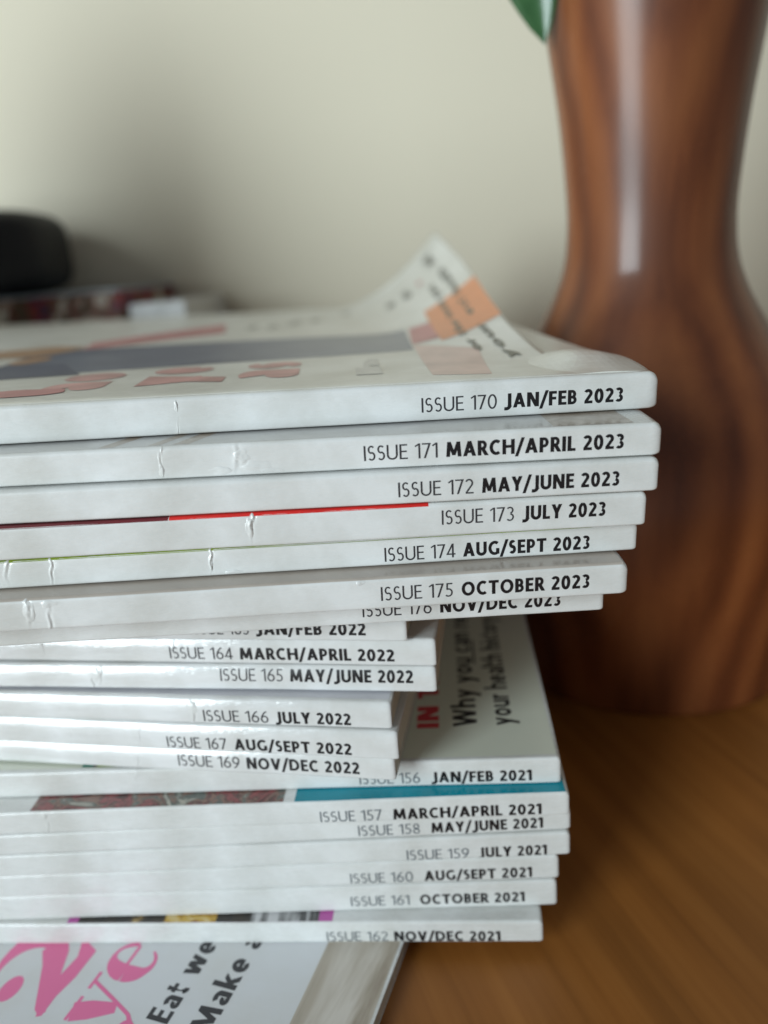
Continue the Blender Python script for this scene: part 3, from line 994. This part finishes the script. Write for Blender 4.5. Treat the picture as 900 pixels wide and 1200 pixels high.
# fat-face 2: ball terminal, thick bowl, thin foot
a2 = arc(0.36, 0.70, 0.30, 0.29, 150, -25, 14)
two = [(1, arc(0.17, 0.64, 0.115, 0.115, 0, 360, 18)[:-1])]
two += vrib(a2, [0.03, 0.04, 0.05, 0.06, 0.08, 0.11, 0.14, 0.17, 0.20, 0.22, 0.23, 0.23, 0.22, 0.20, 0.18], 2)
two += vrib([(0.62, 0.58), (0.50, 0.42), (0.30, 0.26), (0.12, 0.13), (0.06, 0.05)], [0.24, 0.24, 0.19, 0.12, 0.06], 3)
two += vrib([(0.04, 0.07), (0.20, 0.13), (0.40, 0.10), (0.60, 0.09), (0.70, 0.26)], [0.06, 0.15, 0.19, 0.16, 0.03], 4)
fat(two, -46.8, 14.6, 13.5, 19.5)
yy = vrib([(0.03, 0.68), (0.20, 0.68), (0.38, 0.68)], [0.05, 0.05, 0.05], 0)
yy += vrib([(0.15, 0.68), (0.24, 0.45), (0.36, 0.12)], [0.27, 0.27, 0.15], 1)
yy += vrib([(0.62, 0.68), (0.44, 0.20), (0.32, -0.10), (0.20, -0.22)], [0.05, 0.05, 0.05, 0.07], 2)
yy += vrib([(0.50, 0.68), (0.62, 0.68), (0.76, 0.68)], [0.05, 0.05, 0.05], 3)
yy += [(4, arc(0.15, -0.18, 0.11, 0.11, 0, 360, 16)[:-1])]
yy += vrib(arc(1.06, 0.35, 0.23, 0.32, 12, 180, 14), [0.05, 0.06, 0.06, 0.06, 0.05, 0.05, 0.05, 0.07, 0.10, 0.15, 0.19, 0.22, 0.25, 0.26, 0.26], 5)
yy += vrib(arc(1.06, 0.35, 0.23, 0.32, 180, 320, 12), [0.26, 0.26, 0.24, 0.21, 0.16, 0.11, 0.09, 0.07, 0.06, 0.05, 0.05, 0.04, 0.03], 6)
yy += vrib([(0.86, 0.40), (1.05, 0.40), (1.27, 0.40)], [0.05, 0.05, 0.05], 0)
fat(yy, -36.0, 15.6, 11.0, 11.2)

# ------------------------------------------------------------------ wooden vase
def catmull(pts, n=8):
    out = []
    for i in range(len(pts) - 1):
        p0, p1, p2, p3 = pts[max(0, i - 1)], pts[i], pts[i + 1], pts[min(len(pts) - 1, i + 2)]
        for k in range(n):
            t = k / n
            out.append(tuple(0.5 * (2 * b + (c - a) * t + (2 * a - 5 * b + 4 * c - d) * t * t + (3 * b - a - 3 * c + d) * t ** 3)
                             for a, b, c, d in zip(p0, p1, p2, p3)))
    out.append(pts[-1])
    return out
def lathe(name, prof, m, parent, n=96):
    v, f = [], []
    for r, z in prof:
        for i in range(n):
            a = 2 * math.pi * i / n
            v.append((r * math.cos(a) * MM, r * math.sin(a) * MM, z * MM))
    for j in range(len(prof) - 1):
        for i in range(n):
            k = (i + 1) % n
            f.append((j * n + i, j * n + k, (j + 1) * n + k, (j + 1) * n + i))
    f.append(tuple(reversed(range(n))))
    f.append(tuple((len(prof) - 1) * n + i for i in range(n)))
    return mesh(name, v, f, m, parent, True)
vase = thing('wooden_vase', 'tall waisted dark wooden vase with glossy finish beside the magazines', 'vase', (0.0659, 0.1855, 0))
outer = catmull([(37.6, 0), (38.4, 1.0), (38.8, 8), (40.2, 24), (43.0, 40), (43.2, 53), (38.8, 67), (31.0, 79), (26.6, 86), (22.6, 93),
                 (20.0, 100), (19.1, 107), (19.2, 115), (20.8, 131), (23.2, 147), (25.2, 160), (27.6, 174), (29.4, 184)], 6)
inner = [(30.2, 186.5), (29.6, 188), (27.8, 188.2), (26.6, 186.8), (24.0, 168), (18.5, 140), (15.2, 112), (15.0, 104)]
outer = [(r * 0.962, z - DROP * min(1, z / 60)) for r, z in outer]
inner = [(r * 0.962, z - DROP) for r, z in inner]
body = lathe('body', outer + inner, VASE_WOOD, vase)
body.data.polygons[-1].use_smooth = False
body.data.polygons[-2].use_smooth = False

# sprig of leaves standing in the vase
LEAF = photo_print('leaf_green', [(0.3, (0.020, 0.075, 0.025)), (0.7, (0.045, 0.13, 0.045))], 60)
STEM = flat_ink('stem_green', (0.07, 0.12, 0.04), 0.5)
sprig = thing('leafy_sprig', 'leafy green sprig standing in the wooden vase, one leaf drooping outside', 'plant', (0.0659, 0.1855, 0.104 - DROP * MM))
def tube(name, pts, r, m, parent, n=8):
    v, f = [], []
    for i, p in enumerate(pts):
        p = Vector(p)
        d = (Vector(pts[min(i + 1, len(pts) - 1)]) - Vector(pts[max(i - 1, 0)])).normalized()
        a = d.cross(Vector((0.3, 1, 0.2))).normalized()
        b = d.cross(a)
        for k in range(n):
            t = 2 * math.pi * k / n
            v.append((p + (a * math.cos(t) + b * math.sin(t)) * r) * MM)
    for i in range(len(pts) - 1):
        for k in range(n):
            q = (k + 1) % n
            f.append((i * n + k, i * n + q, (i + 1) * n + q, (i + 1) * n + k))
    f.append(tuple(reversed(range(n))))
    f.append(tuple((len(pts) - 1) * n + k for k in range(n)))
    return mesh(name, v, f, m, parent, True)
def leaf(base, tip, width, normal, parent, droop=6.0):
    base, tip, nrm = Vector(base), Vector(tip), Vector(normal).normalized()
    ax = tip - base
    side = ax.cross(nrm).normalized()
    nrm = side.cross(ax).normalized()
    v, n, mcount = [], 15, 7
    for lay in (0.15, -0.15):
        for i in range(n):
            t = i / (n - 1)
            wd = width * (math.sin(math.pi * min(1, t ** 0.75)) ** 0.8) * (1 if t < 1 else 0) + 0.05
            for j in range(mcount):
                s_ = j / (mcount - 1) * 2 - 1
                v.append((base + ax * t + side * wd * s_ + nrm * (droop * math.sin(math.pi * t) * 0.5 + abs(s_) * wd * 0.22 + lay)) * MM)
    f = grid_faces(n, mcount) + grid_faces(n, mcount, n * mcount, True)
    o2 = n * mcount
    for i in range(n - 1):
        a, b = i * mcount, (i + 1) * mcount
        f.append((a, a + o2, b + o2, b)); a, b = a + mcount - 1, b + mcount - 1; f.append((a, b, b + o2, a + o2))
    return mesh('leaf', v, f, LEAF, parent, True)
tube('stem', [(2, 0, 0.6), (1, -1, 40), (-6, -4, 80), (-20, -6, 98), (-33, -5, 95), (-34, -5, 88)], 1.1, STEM, sprig)
tube('stem', [(-3, 3, 0.6), (2, 3, 50), (6, 6, 100), (14, 10, 140)], 1.1, STEM, sprig)
leaf((-34, -5, 89), (-24.5, -5, 41), 9.5, (-0.3, -1, 0.1), sprig, 3)
leaf((14, 10, 139), (40, 16, 170), 15, (-0.4, -0.6, 0.7), sprig)
leaf((8, 7, 112), (-18, 22, 150), 13, (0.4, -0.6, 0.7), sprig)

# ------------------------------------------------------------------ things behind the pile
COLLAGE = photo_print('collage_print', [(0.34, (0.012, 0.022, 0.012)), (0.42, (0.016, 0.022, 0.07)), (0.48, (0.30, 0.02, 0.02)), (0.53, (0.03, 0.05, 0.02)), (0.58, (0.22, 0.08, 0.05)), (0.64, (0.55, 0.52, 0.44))], 75, (1, 0.6, 1.2), 0.6)
COLLAGE.node_tree.nodes['Principled BSDF'].inputs['Coat Weight'].default_value = 0.0
COLLAGE.node_tree.nodes['Principled BSDF'].inputs['Roughness'].default_value = 0.6
CARD = glossy_paper('white_card', (0.72, 0.74, 0.76), 0.4, 0.1, 0.05)
BLUETOP = flat_ink('blue_grey_cover', (0.30, 0.36, 0.42), 0.3, 0.15)
def rbox(name, x0, x1, y0, y1, z0, z1, b, m, parent=None):
    bm_o = slab(name, x0 * MM, x1 * MM, y0 * MM, y1 * MM, z0 * MM, z1 * MM, m, parent)
    md = bm_o.modifiers.new('bevel', 'BEVEL')
    md.width, md.segments = b * MM, 3
    return bm_o
bx = thing('cardboard_box', 'low white cardboard box behind the magazine pile', 'box', (-0.115, 0.331, 0), (0, 0, WY))
rbox('carton', -72, 54, -33, 33, 0, 87 - DROP, 1.2, CARD, bx)
rbox('lid', -72.8, 54.8, -33.8, 33.8, 72, 88.2 - DROP, 1.2, CARD, bx)
bk = thing('booklet', 'booklet with a dark red and green collage edge under the black case', 'booklet', (-0.115, 0.331, 0.0882 - DROP * MM), (0, 0, WY))
rbox('page_block', -70, 27.0, -31, 31, 0.4, 14.4, 0.4, COLLAGE, bk)
rbox('cover', -71, 27.6, -32, 32, 14.4, 15.2, 0.3, BLUETOP, bk)
rbox('back_cover', -71, 27.6, -32, 32, 0.0, 0.4, 0.1, CARD, bk)
bk2 = thing('leaflet', 'small white leaflet pack lying on the white box beside the booklet', 'leaflet', (-0.115, 0.331, 0.0882 - DROP * MM), (0, 0, WY))
rbox('leaflets', 28.4, 50, -28, 30, 0.0, 9.0, 0.5, GREYP, bk2)
rbox('band', 35.0, 39.0, -28.3, 30.3, -0.0, 9.2, 0.2, GREYP, bk2)

def superell(name, c, r, e1, e2, m, parent, nu=48, nv=28):
    def pw(a, e): return math.copysign(abs(a) ** e, a)
    v, f = [], []
    for j in range(nv + 1):
        ph = -math.pi / 2 + math.pi * j / nv
        for i in range(nu):
            th = 2 * math.pi * i / nu
            v.append(((c[0] + r[0] * pw(math.cos(ph), e1) * pw(math.cos(th), e2)) * MM,
                      (c[1] + r[1] * pw(math.cos(ph), e1) * pw(math.sin(th), e2)) * MM,
                      (c[2] + r[2] * pw(math.sin(ph), e1)) * MM))
    for j in range(nv):
        for i in range(nu):
            k = (i + 1) % nu
            f.append((j * nu + i, j * nu + k, (j + 1) * nu + k, (j + 1) * nu + i))
    return mesh(name, v, f, m, parent, True)
def black_fabric():
    m, nt, b = mat('black_fabric')
    b.inputs['Base Color'].default_value = (0.008, 0.008, 0.009, 1)
    b.inputs['Roughness'].default_value = 0.6
    mp = objcoord(nt)
    n = nd(nt, 'ShaderNodeTexNoise', i_Scale=900.0, i_Detail=2.0)
    nt.links.new(mp.outputs[0], n.inputs['Vector'])
    bp = nd(nt, 'ShaderNodeBump', i_Strength=0.4, i_Distance=0.0005)
    nt.links.new(n.outputs[0], bp.inputs['Height'])
    nt.links.new(bp.outputs[0], b.inputs['Normal'])
    return m
BLACK = black_fabric()
cs = thing('black_case', 'rounded black case lying on the collage booklet by the wall', 'case', (-0.160, 0.334, 0.1033 - DROP * MM))
superell('shell', (0, 0, 16.5), (38, 24, 16.6), 0.45, 0.5, BLACK, cs)
superell('zip', (0, 0, 17.5), (38.5, 24.5, 1.2), 0.8, 0.5, flat_ink('zip_black', (0.02, 0.02, 0.02), 0.35), cs, 48, 8)
caster = thing('shadow_caster', 'unseen black form added on the magazine pile to shadow the wall', 'caster', (-0.184, 0.226, 0.0955 - DROP * MM))  # added out of view, only to cast the soft shadow on the wall
superell('body', (0, 0, 51), (42, 32, 51), 1.0, 0.9, BLACK, caster)
tube('caster_loop', [(-14, 0, 93), (-12, 0, 100), (-5, 0, 104), (5, 0, 104), (12, 0, 100), (14, 0, 93)], 2.5, BLACK, caster)
